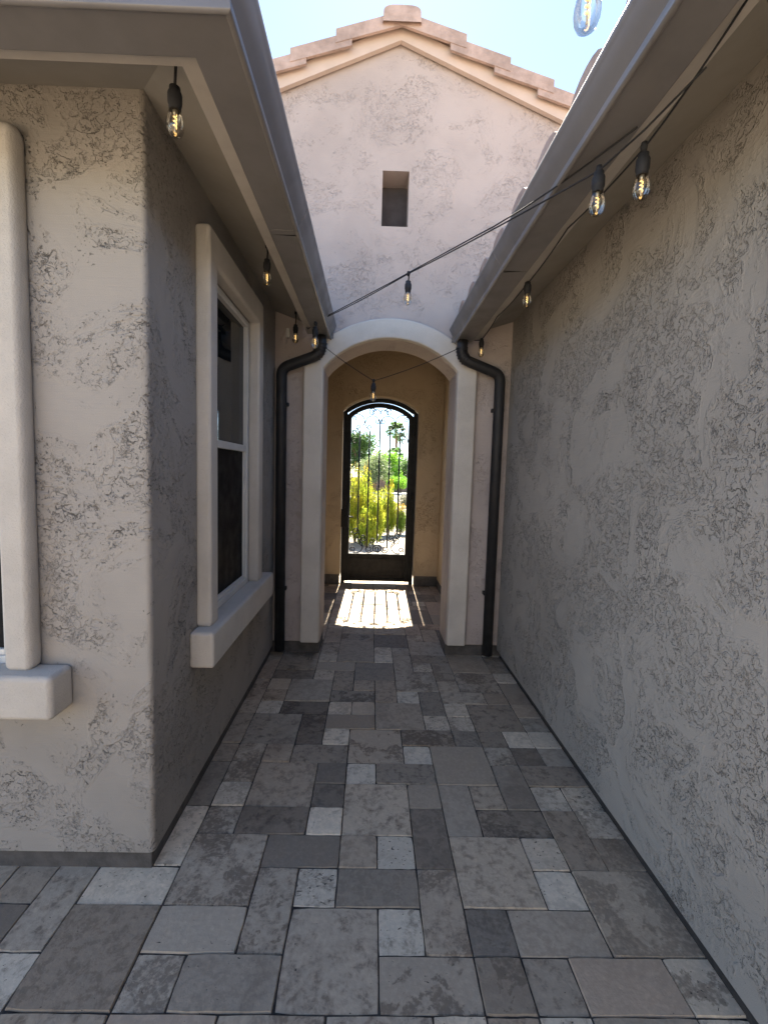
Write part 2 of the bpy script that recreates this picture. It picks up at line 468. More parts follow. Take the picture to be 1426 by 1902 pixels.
for i0, j0, i1, j1, t in RECTS:
    gp = .0016
    x0, x1 = U * (i0 + GX) + gp, U * (i1 + GX) - gp
    y0, y1 = U * (j0 + GY) + gp, U * (j1 + GY) - gp
    jt = lambda: rnd.uniform(-.0012, .0012)
    zc = rnd.uniform(-.0028, .0028)
    def outline(inset, z, n=5):
        P = []
        cs = [(x0 + inset, y0 + inset), (x1 - inset, y0 + inset), (x1 - inset, y1 - inset), (x0 + inset, y1 - inset)]
        for k in range(4):
            a, b_ = cs[k], cs[(k + 1) % 4]
            for s in range(n):
                P.append((a[0] + (b_[0] - a[0]) * s / n, a[1] + (b_[1] - a[1]) * s / n, z))
        return P
    st = [(jt(), jt()) for _ in range(20)]
    for k in (0, 5, 10, 15):      # worn corners
        s = abs(rnd.gauss(0, .0016))
        st[k] = ((s if k in (0, 15) else -s), (s if k in (0, 5) else -s))
    b0 = len(V)
    for ins, z in ((0, -.02), (0, -.005 + zc), (.0022, zc)):
        for (p, s) in zip(outline(ins, z), st):
            V.append((p[0] + s[0], p[1] + s[1], p[2]))
    nf0 = len(Fc)
    for lv in (0, 1):
        for k in range(20):
            a = b0 + lv * 20
            Fc.append([a + k, a + (k + 1) % 20, a + 20 + (k + 1) % 20, a + 20 + k])
    Fc.append([b0 + 40 + k for k in range(20)])
    f = rnd.uniform(.9, 1.1); c = TONE[t]
    wv = rnd.uniform(-.03, .03)
    tc_ = (c[0] * f * (1 + wv), c[1] * f, c[2] * f * (1 - wv), 1)
    s_ = (rnd.random(), rnd.random(), rnd.random(), PITS[t] * rnd.uniform(.6, 1.1))
    for q in range(len(Fc) - nf0):
        tone.append(tc_); seed.append(s_)
pm.from_pydata(V, [], Fc)
for nm, data in (('tone', tone), ('seed', seed)):
    a = pm.attributes.new(nm, 'FLOAT_COLOR', 'FACE')
    a.data.foreach_set('color', [x for c in data for x in c])
pm.materials.append(M['trav'])
pav = bpy.data.objects.new('paving', pm); C.objects.link(pav); pav['kind'] = 'structure'
sb = MB(); sb.face([(U * (I0 + GX) - .02, U * (J0 + GY) - .02, -.005), (1.2, U * (J0 + GY) - .02, -.005), (1.2, U * (J1 + GY) + .02, -.005), (U * (I0 + GX) - .02, U * (J1 + GY) + .02, -.005)])
o = sb.build('paving_joint_sand', M['sand'], fixn=False); o['kind'] = 'structure'

# ------------------------------------------------------------------ wall sheets along a plan path with holes
def path_sheet(path, z0, z1, holes, reveal, rc=.022, dip=.03):
    """path: plan polyline (outside on the left-hand normal given by turn), holes: (s0,s1,z0,z1) along the path"""
    # round the corners
    pts = [Vector((*p, 0)) for p in path]
    out = [pts[0]]
    for a, p, b in zip(pts, pts[1:], pts[2:]):
        d0 = (p - a).normalized(); d1 = (b - p).normalized()
        p0 = p - d0 * rc; p1 = p + d1 * rc
        for k in range(7):
            t = k / 6
            out.append(p0 * (1 - t) ** 2 + p * 2 * t * (1 - t) + p1 * t ** 2)
    out.append(pts[-1])
    S = [0]
    for a, b in zip(out, out[1:]): S.append(S[-1] + (b - a).length)
    def at(s):
        for k in range(len(out) - 1):
            if s <= S[k + 1] + 1e-9 or k == len(out) - 2:
                t = (s - S[k]) / max(1e-9, S[k + 1] - S[k])
                p = out[k] * (1 - t) + out[k + 1] * t
                d = (out[k + 1] - out[k]).normalized()
                return p, Vector((d.y, -d.x, 0))     # outward = right-hand side of travel
    ss = sorted(set([round(x, 5) for x in S] + [round(h[k], 5) for h in holes for k in (0, 1)]))
    zs = sorted(set([z0, z1] + [h[k] for h in holes for k in (2, 3)]))
    mb = MB()
    for a, b in zip(ss, ss[1:]):
        for c, d in zip(zs, zs[1:]):
            mid = ((a + b) / 2, (c + d) / 2)
            if any(h[0] < mid[0] < h[1] and h[2] < mid[1] < h[3] for h in holes): continue
            pa, pb = at(a)[0], at(b)[0]
            mb.face([(pa.x, pa.y, c), (pb.x, pb.y, c), (pb.x, pb.y, d), (pa.x, pa.y, d)])
    for h in holes:
        pa, na = at(h[0] + 1e-6); pb, nb = at(h[1] - 1e-6)
        qa, qb = pa - na * reveal, pb - na * reveal
        for (p, q) in ((pa, qa), (pb, qb)):
            mb.face([(p.x, p.y, h[2]), (q.x, q.y, h[2]), (q.x, q.y, h[3]), (p.x, p.y, h[3])])
        for z in (h[2], h[3]):
            mb.face([(pa.x, pa.y, z), (pb.x, pb.y, z), (qb.x, qb.y, z), (qa.x, qa.y, z)])
    # drip edge at the bottom
    for a, b in zip(ss, ss[1:]):
        pa, na = at(a + 1e-6); pb, nb = at(b - 1e-6)
        qa, qb = pa - na * dip, pb - nb * dip
        mb.face([(pa.x, pa.y, z0), (qa.x, qa.y, z0), (qb.x, qb.y, z0), (pb.x, pb.y, z0)])
    return mb

XL, XR, YB, YA = -.79, 1.10, 1.55, 3.55      # left wall, right wall, left block face, arch wall

# ================================================================== LEFT WING
left = thing('house_wing', 'stucco house wing on the left with two white trimmed windows and a wrapped eave', 'house', (-3.0, 2.6, 0))
s_corner = 5.21
holes_l = [(s_corner + (2.06 - YB), s_corner + (2.80 - YB), .80, 2.45)]
holes_f = [(s_corner - (2.17 - .79), s_corner - (1.275 - .79), .80, 2.45)]
# shift for the shortening at the rounded corner
cut = 2 * .022 - sum(((lambda t: 0)(k)) for k in range(1))
def short(rc):
    p0 = Vector((-rc, 0)); p = Vector((0, 0)); p1 = Vector((0, rc)); L_ = 0; pr = p0
    for k in range(1, 7):
        t = k / 6; q = p0 * (1 - t) ** 2 + p * 2 * t * (1 - t) + p1 * t ** 2
        L_ += (q - pr).length; pr = q
    return 2 * rc - L_
sh = short(.022)
holes_l = [(h[0] - sh, h[1] - sh, h[2], h[3]) for h in holes_l]
wl = path_sheet([(-6.0, YB), (XL, YB), (XL, 3.545), (-6.0, 3.545), (-6.0, YB + .001)], .072, 2.95, holes_f + holes_l, .045)
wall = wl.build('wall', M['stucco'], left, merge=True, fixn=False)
for pgn in wall.data.polygons: pgn.use_smooth = False
MB().box(-5.95, XL - .014, YB + .012, 3.52, -.05, .085).build('slab_edge', M['concrete'], left, bevel=.006)

def window(parent, axis, a0, a1, z0, z1, plane, outx, rail):
    """axis 'y': pane in the plane x=plane facing +x; axis 'x': pane in plane y=plane facing -y"""
    def bx(mb, a, b, d0, d1, c, d):
        if axis == 'y': mb.box(plane + min(d0, d1), plane + max(d0, d1), a, b, c, d)
        else: mb.box(a, b, plane - max(d0, d1), plane - min(d0, d1), c, d)
    fr = MB(); t = .035
    for (p, q, c, d) in ((a0, a0 + t, z0, z1), (a1 - t, a1, z0, z1), (a0 + t, a1 - t, z0, z0 + t), (a0 + t, a1 - t, z1 - t, z1)):
        bx(fr, p, q, -.045, .0, c, d)
    win = fr.build('window', M['vinyl'], parent, bevel=.003)
    rl = MB(); bx(rl, a0 + t, a1 - t, -.040, -.004, rail - .02, rail + .02)
    rl.build('rail', M['vinyl'], win, bevel=.003)
    sa = MB(); s = .022
    for (p, q, c, d) in ((a0 + t, a0 + t + s, z0 + t, rail - .02), (a1 - t - s, a1 - t, z0 + t, rail - .02), (a0 + t + s, a1 - t - s, z0 + t, z0 + t + s)):
        bx(sa, p, q, -.036, -.010, c, d)
    sa.build('sash', M['vinyl'], win, bevel=.002)
    up_ = MB(); bx(up_, a0 + t, a1 - t, -.034, -.026, rail + .02, z1 - t)
    up_.build('upper_pane', M['glass'], win)
    lo = MB(); bx(lo, a0 + t + s, a1 - t - s, -.034, -.028, z0 + t + s, rail - .02)
    lo.build('lower_pane', M['glass'], win)
    sc = MB(); bx(sc, a0 + t + s, a1 - t - s, -.0255, -.0235, z0 + t + s, rail - .02)
    sc.build('insect_screen', M['screen'], win)
    return win
wside = window(left, 'y', 2.06, 2.80, .80, 2.45, XL, 1, 1.667)
wfront = window(left, 'x', -2.17, -1.275, .80, 2.45, YB, -1, 1.667)
# white stickers / latch specks at the near stile of the side window
for z, hh in ((1.62, .016), (1.50, .06), (1.40, .012), (1.35, .05), (1.22, .01), (1.0, .012)):
    MB().box(XL - .024, XL - .0215, 2.117, 2.135, z, z + hh).build('pull_tab', M['vinyl'], wside)

def bar_bevel(mb, name, parent, bev=.018):
    return mb.build(name, M['trim'], parent, bevel=bev, segs=4)
# side window trim and sill
tr = MB()
y0, y1, p0, p1 = 1.965, 2.905, XL - .004, XL + .066
P = [(y0, .800), (y0, 2.600), (y1, 2.600), (y1, .800)]
Q = [(2.062, .800), (2.062, 2.452), (2.798, 2.452), (2.798, .800)]
for x in (p0, p1):
    for k in range(3):
        a, b, c, d = P[k], P[k + 1], Q[k + 1], Q[k]
        tr.face([(x, *a), (x, *b), (x, *c), (x, *d)])
for R_ in (P, Q):
    for k in range(3):
        tr.face([(p0, *R_[k]), (p0, *R_[k + 1]), (p1, *R_[k + 1]), (p1, *R_[k])])
for k in (0, 3):
    tr.face([(p0, *P[k]), (p1, *P[k]), (p1, *Q[k]), (p0, *Q[k])])
bar_bevel(tr := tr, 'window_trim', left).modifiers
bm_t = left.children[-1]
mm_ = bmesh.new(); mm_.from_mesh(bm_t.data); bmesh.ops.remove_doubles(mm_, verts=mm_.verts, dist=.0005); bmesh.ops.recalc_face_normals(mm_, faces=mm_.faces); mm_.to_mesh(bm_t.data); mm_.free()
bar_bevel(MB().box(XL - .004, XL + .105, 1.885, 3.07, .640, .806), 'window_sill', left, .016)
# front window trim and sill (mostly out of frame)
tr2 = MB()
P = [(-1.18, .800), (-1.18, 2.640), (-2.28, 2.640), (-2.28, .800)]
Q = [(-1.277, .800), (-1.277, 2.452), (-2.168, 2.452), (-2.168, .800)]
p0, p1 = YB + .004, YB - .066
for y in (p0, p1):
    for k in range(3):
        a, b, c, d = P[k], P[k + 1], Q[k + 1], Q[k]
        tr2.face([(a[0], y, a[1]), (b[0], y, b[1]), (c[0], y, c[1]), (d[0], y, d[1])])
for R_ in (P, Q):
    for k in range(3):
        a, b = R_[k], R_[k + 1]
        tr2.face([(a[0], p0, a[1]), (b[0], p0, b[1]), (b[0], p1, b[1]), (a[0], p1, a[1])])
for k in (0, 3):
    a, b = P[k], Q[k]
    tr2.face([(a[0], p0, a[1]), (a[0], p1, a[1]), (b[0], p1, b[1]), (b[0], p0, b[1])])
o = tr2.build('window_trim', M['trim'], left, bevel=.03, segs=4, merge=True)
bar_bevel(MB().box(-2.39, -1.075, YB - .115, YB + .004, .655, .812), 'window_sill', left, .02)

# eave: soffit, fascia, gutter, roof
def eave(parent, path, normals, ft, k):
    MB().sweep([(0, 2.600), (ft, 2.600), (ft, 2.79), (0, 2.79)], path, normals).build('fascia', M['fascia'], parent, bevel=.003)
    o_ = [(.041, 2.690), (.041, 2.574), (.046, 2.570), (.141, 2.570), (.1425, 2.564), (.147, 2.561), (.152, 2.562), (.1555, 2.566), (.1555, 2.571), (.153, 2.592), (.166, 2.615), (.176, 2.632), (.181, 2.648), (.185, 2.656), (.1885, 2.663), (.1895, 2.671), (.187, 2.678), (.181, 2.682), (.174, 2.681)]
    i_ = [(.174, 2.678), (.179, 2.674), (.181, 2.666), (.178, 2.652), (.173, 2.637), (.163, 2.618), (.149, 2.594), (.147, 2.576), (.047, 2.576), (.044, 2.580), (.044, 2.690)]
    pf = [((d - .041) * k + ft + .003, z) for d, z in o_ + i_]
    gt = MB().sweep(pf, path, normals).build('gutter', M['gutter'], parent, bevel=.0006, segs=1)
    return gt
def gutter_seam(parent, x, sg, y, ft, k):
    o_ = [(.141, 2.570), (.1425, 2.564), (.147, 2.561), (.152, 2.562), (.1555, 2.566), (.1555, 2.571), (.153, 2.592), (.166, 2.615), (.176, 2.632), (.181, 2.648), (.185, 2.656), (.1885, 2.663)]
    o_ = [(.044, 2.570)] + o_
    pf = [((d - .041) * k + ft + .0045, z - .0016) for d, z in o_] + [((d - .041) * k + ft + .0025, z + .001) for d, z in o_[::-1]]
    MB().sweep(pf, [(x, y), (x, y + .035)], [(sg, 0), (sg, 0)]).build('gutter_seam', M['gutter'], parent)
lp = [(-6.0, 1.24), (-.53, 1.24), (-.53, 3.47)]
ln = [(0, -1), (1, -1), (1, 0)]
eave(left, lp, ln, .055, 1.14)
for y in (1.95,): gutter_seam(left, -.53, 1, y, .055, 1.14)
# gutter end cap
MB().box(-.470, -.325, 3.468, 3.476, 2.572, 2.67).build('gutter_cap', M['gutter'], left)
sf = MB()
sf.face([(-6, 1.24, 2.70), (-.53, 1.24, 2.70), (XL, YB, 2.79), (-6, YB, 2.79)])
sf.face([(-.53, 1.24, 2.70), (-.53, 3.545, 2.70), (XL, 3.545, 2.79), (XL, YB, 2.79)])
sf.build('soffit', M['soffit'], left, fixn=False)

def barrel_tile_rows(mb, edge, axis, sgn, start, stop, pitch=.315, lim=None):
    """low barrel tiles: half round ridges climbing away from the gutter"""
    s = start
    while s < stop:
        prev = None
        rows = [(-.04, .0), (.34, .012), (.34, .0), (.74, .012), (.74, 0), (1.14, .012), (1.14, 0), (1.54, .012)]
        L_ = lim(s) if lim else 9
        for k, (d, lift) in enumerate(rows):
            if rows[k - k % 2][0] > L_ - .1: break
            d = min(d, L_)
            ring = []
            for t in range(9):
                a = math.pi * t / 8
                off = math.cos(a) * pitch * .33
                zz = 2.752 + (d + .04) * .30 + math.sin(a) * .052 - lift + (0.03 if lift == 0 else 0)
                if axis == 'y': ring.append((edge + sgn * d, s + off, zz))
                else: ring.append((s + off, edge + sgn * d, zz))
            if prev and k % 2 == 1:
                for t in range(8): mb.face([prev[t], prev[t + 1], ring[t + 1], ring[t]])
            if k % 2 == 0:
                mb.face([(p[0], p[1], p[2]) for p in ring])
            prev = ring
        s += pitch
lroof = MB()
lroof.face([(-6, 1.14, 2.77), (-.43, 1.14, 2.77), (-3.0, 2.6, 3.6), (-6, 2.6, 3.6)])
lroof.face([(-.43, 1.14, 2.77), (-.42, 3.54, 2.77), (-2.2, 3.54, 3.32), (-2.0, 2.05, 3.28)])
lroof.face([(-6, 2.6, 3.6), (-2.2, 2.6, 3.45), (-2.2, 3.54, 3.32), (-6, 3.54, 3.3)])
barrel_tile_rows(lroof, -.45, 'y', -1, 1.35, 3.45, lim=lambda s: s - 1.12)
barrel_tile_rows(lroof, 1.16, 'x', 1, -5.9, -.6, lim=lambda s: -.42 - s)
lroof.build('roof', M['tile'], left, fixn=False)

def downspout(parent, pts):
    mb = MB()
    mb.tube(pts, .041, 14)
    # crimped elbow rings
    for p, d in zip(pts[1:7], pts[2:8]):
        p = Vector(p); d = (Vector(d) - p).normalized()
        mb.tube([p - d * .004, p + d * .004], .046, 14)
    o = mb.build('downspout', M['downspout'], parent, smooth=True)
    return o
def elbow(p0, p1, p2, r, n=7):
    p0, p1, p2 = Vector(p0), Vector(p1), Vector(p2)
    a = p1 + (p0 - p1).normalized() * r; b = p1 + (p2 - p1).normalized() * r
    return [a * (1 - t) ** 2 + p1 * 2 * t * (1 - t) + b * t ** 2 for t in [k / n for k in range(n + 1)]]
a, b, c, d = (-.415, 3.40, 2.574), (-.410, 3.42, 2.44), (-.725, 3.47, 2.335), (-.725, 3.49, .05)
downspout(left, [a] + elbow(a, b, c, .075) + elbow(b, c, d, .06) + [d])
for z in (.55, 2.05): MB().box(-.771, -.679, 3.50, 3.552, z, z + .025).build('downspout_strap', M['downspout'], left)

# ================================================================== RIGHT WING
right = thing('house_wing', 'long windowless stucco house wing on the right under a barrel tiled eave', 'house', (3.0, 1.5, 0))
wr = path_sheet([(XR, 3.545), (XR, -4.0), (6.0, -4.0), (6.0, 3.545), (XR + .001, 3.545)], .066, 2.95, [], .05)
# normals: right-hand side of travel along -Y is -X : outside
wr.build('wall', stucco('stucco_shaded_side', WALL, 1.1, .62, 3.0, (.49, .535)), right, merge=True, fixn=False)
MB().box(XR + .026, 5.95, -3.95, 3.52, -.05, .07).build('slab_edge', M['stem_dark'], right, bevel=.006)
rp = [(.825, -4.0), (.825, 3.47)]
eave(right, rp, [(-1, 0), (-1, 0)], .062, 1.22)
MB().box(.60, .757, 3.468, 3.476, 2.572, 2.67).build('gutter_cap', M['gutter'], right)
for y in (-1.4, 2.25): gutter_seam(right, .825, -1, y, .062, 1.22)
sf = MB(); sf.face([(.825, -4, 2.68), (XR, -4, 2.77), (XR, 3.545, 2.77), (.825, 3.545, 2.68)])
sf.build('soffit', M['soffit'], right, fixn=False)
rroof = MB(); rroof.face([(.70, -4, 2.77), (.70, 3.54, 2.77), (3.5, 3.54, 3.61), (3.5, -4, 3.61)])
rroof.face([(3.5, -4, 3.61), (3.5, 3.54, 3.61), (6.1, 3.54, 2.9), (6.1, -4, 2.9)])
barrel_tile_rows(rroof, .68, 'y', 1, -3.9, 3.45)
rroof.build('roof', M['tile'], right, fixn=False)
a, b, c, d = (.672, 3.40, 2.574), (.668, 3.42, 2.44), (.995, 3.47, 2.335), (1.0, 3.48, .05)
downspout(right, [a] + elbow(a, b, c, .075) + elbow(b, c, d, .06) + [d])
for z in (.55, 2.05): MB().box(.954, 1.046, 3.49, 3.552, z, z + .025).build('downspout_strap', M['downspout'], right)

# ================================================================== GABLED ENTRY
entry = thing('entry_gable', 'gabled stucco entry with an arched opening, small niche and tiled rake', 'entry', (.13, 3.9, 0))
AX, AZ, RI, RO = .13, 1.895, .70, .855      # arch centre, radii
HW = .53
ROOF = lambda x: 4.83 - .415 * abs(x - .135)
NX0, NX1, NZ0, NZ1 = .025, .232, 3.467, 3.88
def arch_wall(y0, y1, xa, xb, cx, cz, r, hw, top, niche=None, zbot=.10):
    mb = MB()
    xs = {round(xa, 4), round(xb, 4), round(cx - hw, 4), round(cx + hw, 4), .13, -1.0, 1.25}
    for k in range(1, 24): xs.add(round(cx - hw + 2 * hw * k / 24, 4))
    if niche: xs |= {niche[0], niche[1]}
    xs = sorted(xs)
    lowf = lambda x, mid: (cz + math.sqrt(max(0, r * r - (x - cx) ** 2))) if abs(mid - cx) < hw else zbot
    for a, b in zip(xs, xs[1:]):
        m_ = (a + b) / 2
        la, lb = lowf(a, m_), lowf(b, m_)
        ta, tb_ = top(a), top(b)
        spans = [((la, lb), (ta, tb_))]
        for y in (y0, y1):
            if niche and y == y0 and abs(m_ - cx) < 1.2:
                sp = [((la, lb), (niche[2],) * 2), ((niche[3],) * 2, (ta, tb_))]
                if not (niche[0] - 1e-6 <= a and b <= niche[1] + 1e-6): sp.insert(1, ((niche[2],) * 2, (niche[3],) * 2))
            else: sp = spans
            for (p, q), (s, t) in sp:
                mb.face([(a, y, p), (b, y, q), (b, y, t), (a, y, s)])
        mb.face([(a, y0, la), (b, y0, lb), (b, y1, lb), (a, y1, la)])
    zs = cz + math.sqrt(r * r - hw * hw)
    for x in (cx - hw, cx + hw):
        mb.face([(x, y0, zbot), (x, y1, zbot), (x, y1, zs), (x, y0, zs)])
    if niche:
        n0, n1, z0, z1 = niche; yb = y0 + .24
        # splayed stucco niche
        mb.face([(n0, yb, z0), (n1, yb, z0), (n1, yb, z1), (n0, yb, z1)])
        for x in (n0, n1): mb.face([(x, y0, z0), (x, yb, z0), (x, yb, z1), (x, y0, z1)])
        for z in (z0, z1): mb.face([(n0, y0, z), (n1, y0, z), (n1, yb, z), (n0, yb, z)])
    return mb
aw = arch_wall(YA, 3.85, -2.0, 2.2, AX, AZ, RI, HW, lambda x: ROOF(x) - .02, (NX0, NX1, NZ0, NZ1))
MB().box(NX0 + .002, NX1 - .002, YA + .20, YA + .235, NZ0 + .002, NZ1 - .002).build('niche_shade_panel', M['niche'], entry)  # dark panel painting the shade inside the niche
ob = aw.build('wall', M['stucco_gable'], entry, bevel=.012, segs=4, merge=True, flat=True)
# slab under the wall
for x0, x1 in ((-2.0, AX - HW - .005), (AX + HW + .005, 2.2)):
    MB().box(x0, x1, 3.575, 3.845, -.05, .099).build('slab_edge', M['concrete'], entry, bevel=.006)
# arch trim: proud band
tm = MB()
zi = AZ + math.sqrt(RI ** 2 - HW ** 2); hwo = HW + .158
zo = AZ + math.sqrt(RO ** 2 - hwo ** 2)
ai = math.atan2(zi - AZ, HW); ao = math.atan2(zo - AZ, hwo)
inn = [(AX + HW + .002, 0, .112)] + arc(AX, AZ, RI + .002, ai, math.pi - ai, 28, 0) + [(AX - HW - .002, 0, .112)]
out = [(AX + hwo, 0, .112)] + arc(AX, AZ, RO, ao, math.pi - ao, 28, 0) + [(AX - hwo, 0, .112)]
for y in (YA - .062, YA + .003):
    for k in range(len(inn) - 1):
        tm.face([(inn[k][0], y, inn[k][2]), (inn[k + 1][0], y, inn[k + 1][2]), (out[k + 1][0], y, out[k + 1][2]), (out[k][0], y, out[k][2])])
for R_ in (inn, out):
    for k in range(len(inn) - 1):
        tm.face([(R_[k][0], YA - .062, R_[k][2]), (R_[k + 1][0], YA - .062, R_[k + 1][2]), (R_[k + 1][0], YA + .003, R_[k + 1][2]), (R_[k][0], YA + .003, R_[k][2])])
for k in (0, -1):
    tm.face([(inn[k][0], YA - .062, .112), (out[k][0], YA - .062, .112), (out[k][0], YA + .003, .112), (inn[k][0], YA + .003, .112)])
tm.build('arch_trim', M['trim'], entry, bevel=.014, segs=3, merge=True)

# porch room behind the arch
PX0, PX1, PY = -.74, .93, 5.80
po = MB()
po.face([(PX0, 3.85, .10), (PX0, PY, .10), (PX0, PY, 3.45), (PX0, 3.85, 3.45)])
po.face([(PX1, 3.85, .10), (PX1, PY, .10), (PX1, PY, 3.45), (PX1, 3.85, 3.45)])
po.face([(PX0, 3.85, 3.45), (PX1, 3.85, 3.45), (PX1, PY, 3.45), (PX0, PY, 3.45)])
for s_, x in ((-1, PX0), (1, PX1)):     # outer skins, so the side walls have thickness
    po.face([(x + s_ * .15, 3.85, 0), (x + s_ * .15, PY + .18, 0), (x + s_ * .15, PY + .17, 3.5), (x + s_ * .15, 3.85, 3.5)])
po.build('porch_wall', M['stucco_porch'], entry, fixn=False)
GX_, GZ_, GR = .105, 1.757, .779         # garden opening arch
GHW = .503
gw = arch_wall(PY, PY + .18, -1.3, 1.5, GX_, GZ_, GR, GHW, lambda x: 3.5, None, .10)
gw.build('garden_wall', M['stucco_porch'], entry, bevel=.02, segs=4, merge=True, flat=True)
for q in ((PX0 - .01, GX_ - GHW - .012, PY - .004, PY + .17, -.05, .14), (GX_ + GHW + .012, PX1 + .01, PY - .004, PY + .17, -.05, .14),
          (PX0 - .1, PX0 + .008, 3.85, PY - .005, -.05, .099), (PX1 - .008, PX1 + .1, 3.85, PY - .005, -.05, .099)):
    MB().box(*q).build('porch_base', M['concrete'], entry, bevel=.006)
# gable upper back wall + roof
gb = MB(); gb.face([(-1.3, PY + .16, 3.5), (1.5, PY + .16, 3.5), (1.5, PY + .16, ROOF(1.5)), (.13, PY + .16, ROOF(.13)), (-1.3, PY + .16, ROOF(-1.3))])
gb.build('rear_gable', M['stucco_porch'], entry, fixn=False)
fz = lambda x: 4.772 - .415 * abs(x - .135)
fs = MB()
for sx in (-1, 1):
    xe = .135 + sx * 2.15
    for (dx0, dx1) in ((0, 2.15),):
        P = [(.135, fz(.135)), (xe, fz(xe)), (xe, fz(xe) + .115), (.135, fz(.135) + .115)]
        for y in (3.495, 3.53): fs.face([(p[0], y, p[1]) for p in P])
        for k in range(4):
            a, b = P[k], P[(k + 1) % 4]
            if k == 3: continue
            fs.face([(a[0], 3.495, a[1]), (b[0], 3.495, b[1]), (b[0], 3.53, b[1]), (a[0], 3.53, a[1])])
fs.build('rake_fascia', M['fascia_gable'], entry, merge=True)
su = MB()
for sx in (-1, 1):
    xe = .135 + sx * 2.15
    su.face([(.135, 3.53, fz(.135) + .03), (xe, 3.53, fz(xe) + .03), (xe, YA, fz(xe) + .03), (.135, YA, fz(.135) + .03)])
su.build('rake_soffit', M['fascia_gable'], entry, fixn=False)
rf = MB()
for sx in (-1, 1):
    xe = .135 + sx * 2.2
    z0, z1 = ROOF(.135) + .07, ROOF(xe) + .07
    rf.face([(.135, 3.50, z0), (xe, 3.50, z1), (xe, 6.2, z1), (.135, 6.2, z0)])
    rf.face([(.135, 3.50, z0 - .03), (xe, 3.50, z1 - .03), (xe, 6.2, z1 - .03), (.135, 6.2, z0 - .03)])
rf.build('roof', M['tile'], entry, fixn=False)
# rake tiles: L shaped pieces lapping down the slope
def rake_tile(xu, xd, zt_u, zt_d, hgt):
    mb = MB()
    y0, y1 = 3.465, 3.72
    P = [(xu, zt_u), (xd, zt_d), (xd, zt_d - hgt), (xu, zt_u - hgt)]
    for y in (y0, y0 + .02): mb.face([(p[0], y, p[1]) for p in P])
    for k in range(4):
        a, b = P[k], P[(k + 1) % 4]
        mb.face([(a[0], y0, a[1]), (b[0], y0, b[1]), (b[0], y0 + .02, b[1]), (a[0], y0 + .02, a[1])])
    # top slab
    for dz in (0, -.02):
        mb.face([(xu, y0 + .001, zt_u + dz), (xd, y0 + .001, zt_d + dz), (xd, y1, zt_d + dz), (xu, y1, zt_u + dz)])
    mb.face([(xd, y0, zt_d), (xd, y1, zt_d), (xd, y1, zt_d - .02), (xd, y0, zt_d - .02)])
    return mb
rk = MB()
def merge_in(dst, src):
    b = len(dst.v); dst.v += src.v; dst.f += [[i + b for i in f] for f in src.f]
for sx in (-1, 1):
    for k in range(7):
        dxu = .06 + .334 * k if k else 0.0
        dxd = .482 + .334 * k
        du = dxu - .03 if k else dxu
        zt = lambda dx, up_: 4.782 - .135 * (k) - .29 * (dx - .15 - .334 * k)
        zu = 4.872 - .139 * k - .29 * (du - .15 - .334 * k)
        zd = 4.872 - .139 * k - .29 * (dxd - .15 - .334 * k)
        jit = random.uniform(-.004, .004)
        t = rake_tile(.135 + sx * du, .135 + sx * dxd, zu + jit, zd + jit, .095)
        off = .0045 * (7 - k)
        for v in t.v: v.y -= off
        merge_in(rk, t)
rk.build('rake_tile', M['tile'], entry)
cap = MB()
for y0, y1, dz in ((3.405, 3.76, 0), (3.70, 4.05, .012), (3.98, 4.43, .014), (4.36, 6.2, .016)):
    n = 10
    ring = [(.135 + .140 * math.copysign(min(1, abs(math.cos(math.pi * k / n)) ** .55), math.cos(math.pi * k / n)), 4.815 + .112 * min(1.0, math.sin(math.pi * k / n) ** .35 if 0 < k < n else 0)) for k in range(n + 1)]
    for k in range(n):
        a, b = ring[k], ring[k + 1]
        cap.face([(a[0], y0, a[1] + dz), (b[0], y0, b[1] + dz), (b[0], y1, b[1] + dz), (a[0], y1, a[1] + dz)])
    cap.face([(p[0], y0, p[1] + dz) for p in ring])
cap.build('ridge_cap', M['tile'], entry, bevel=.01, merge=False)

# ================================================================== GATE
gate = thing('metal_gate', 'black wrought iron garden gate with scrollwork and a solid kick panel', 'gate', (.1, 5.90, 0))
GY_ = 5.90
def arch_path(cx, hw, zb, zs, rise, y, n=22, legs=True):
    R_ = (hw * hw + rise * rise) / (2 * rise); cz = zs + rise - R_
    a0 = math.asin((zs - cz) / R_)
    pts = arc(cx, cz, R_, a0, math.pi - a0, n, y)
    return ([(cx + hw, y, zb)] if legs else []) + pts + ([(cx - hw, y, zb)] if legs else [])
MB().rtube(arch_path(.105, .470, -.005, 2.332, .168, GY_), .052, .06).build('gate_frame', M['iron'], gate, bevel=.003)
LX0, LX1 = -.348, .548
LC, LH = (LX0 + LX1) / 2, (LX1 - LX0) / 2
lf = MB().rtube(arch_path(LC, LH - .030, .032, 2.285, .150, GY_), .060, .045)
lf.box(LX0 + .0602, LX1 - .0602, GY_ - .02, GY_ + .02, .375, .415)
lf.box(LX0 + .0602, LX1 - .0602, GY_ - .02, GY_ + .02, .034, .075)
leaf = lf.build('gate_leaf', M['iron'], gate, bevel=.003)
kp = MB().box(LX0 + .0602, LX1 - .0602, GY_ - .006, GY_ + .006, .075, .375)
kp.box(LX0 + .1, LX0 + .112, GY_ - .0165, GY_ - .006, .10, .35); kp.box(LX1 - .112, LX1 - .1, GY_ - .0165, GY_ - .006, .10, .35)
kp.box(LX0 + .112, LX1 - .112, GY_ - .0165, GY_ - .006, .338, .35); kp.box(LX0 + .112, LX1 - .112, GY_ - .0165, GY_ - .006, .10, .112)
kp.build('kick_panel', M['panel'], gate, bevel=.002)
BARS = [(-.172, .70, 2.10), (-.040, .505, 2.09), (.100, .56, 2.225), (.238, .50, 2.09), (.372, .70, 2.09)]
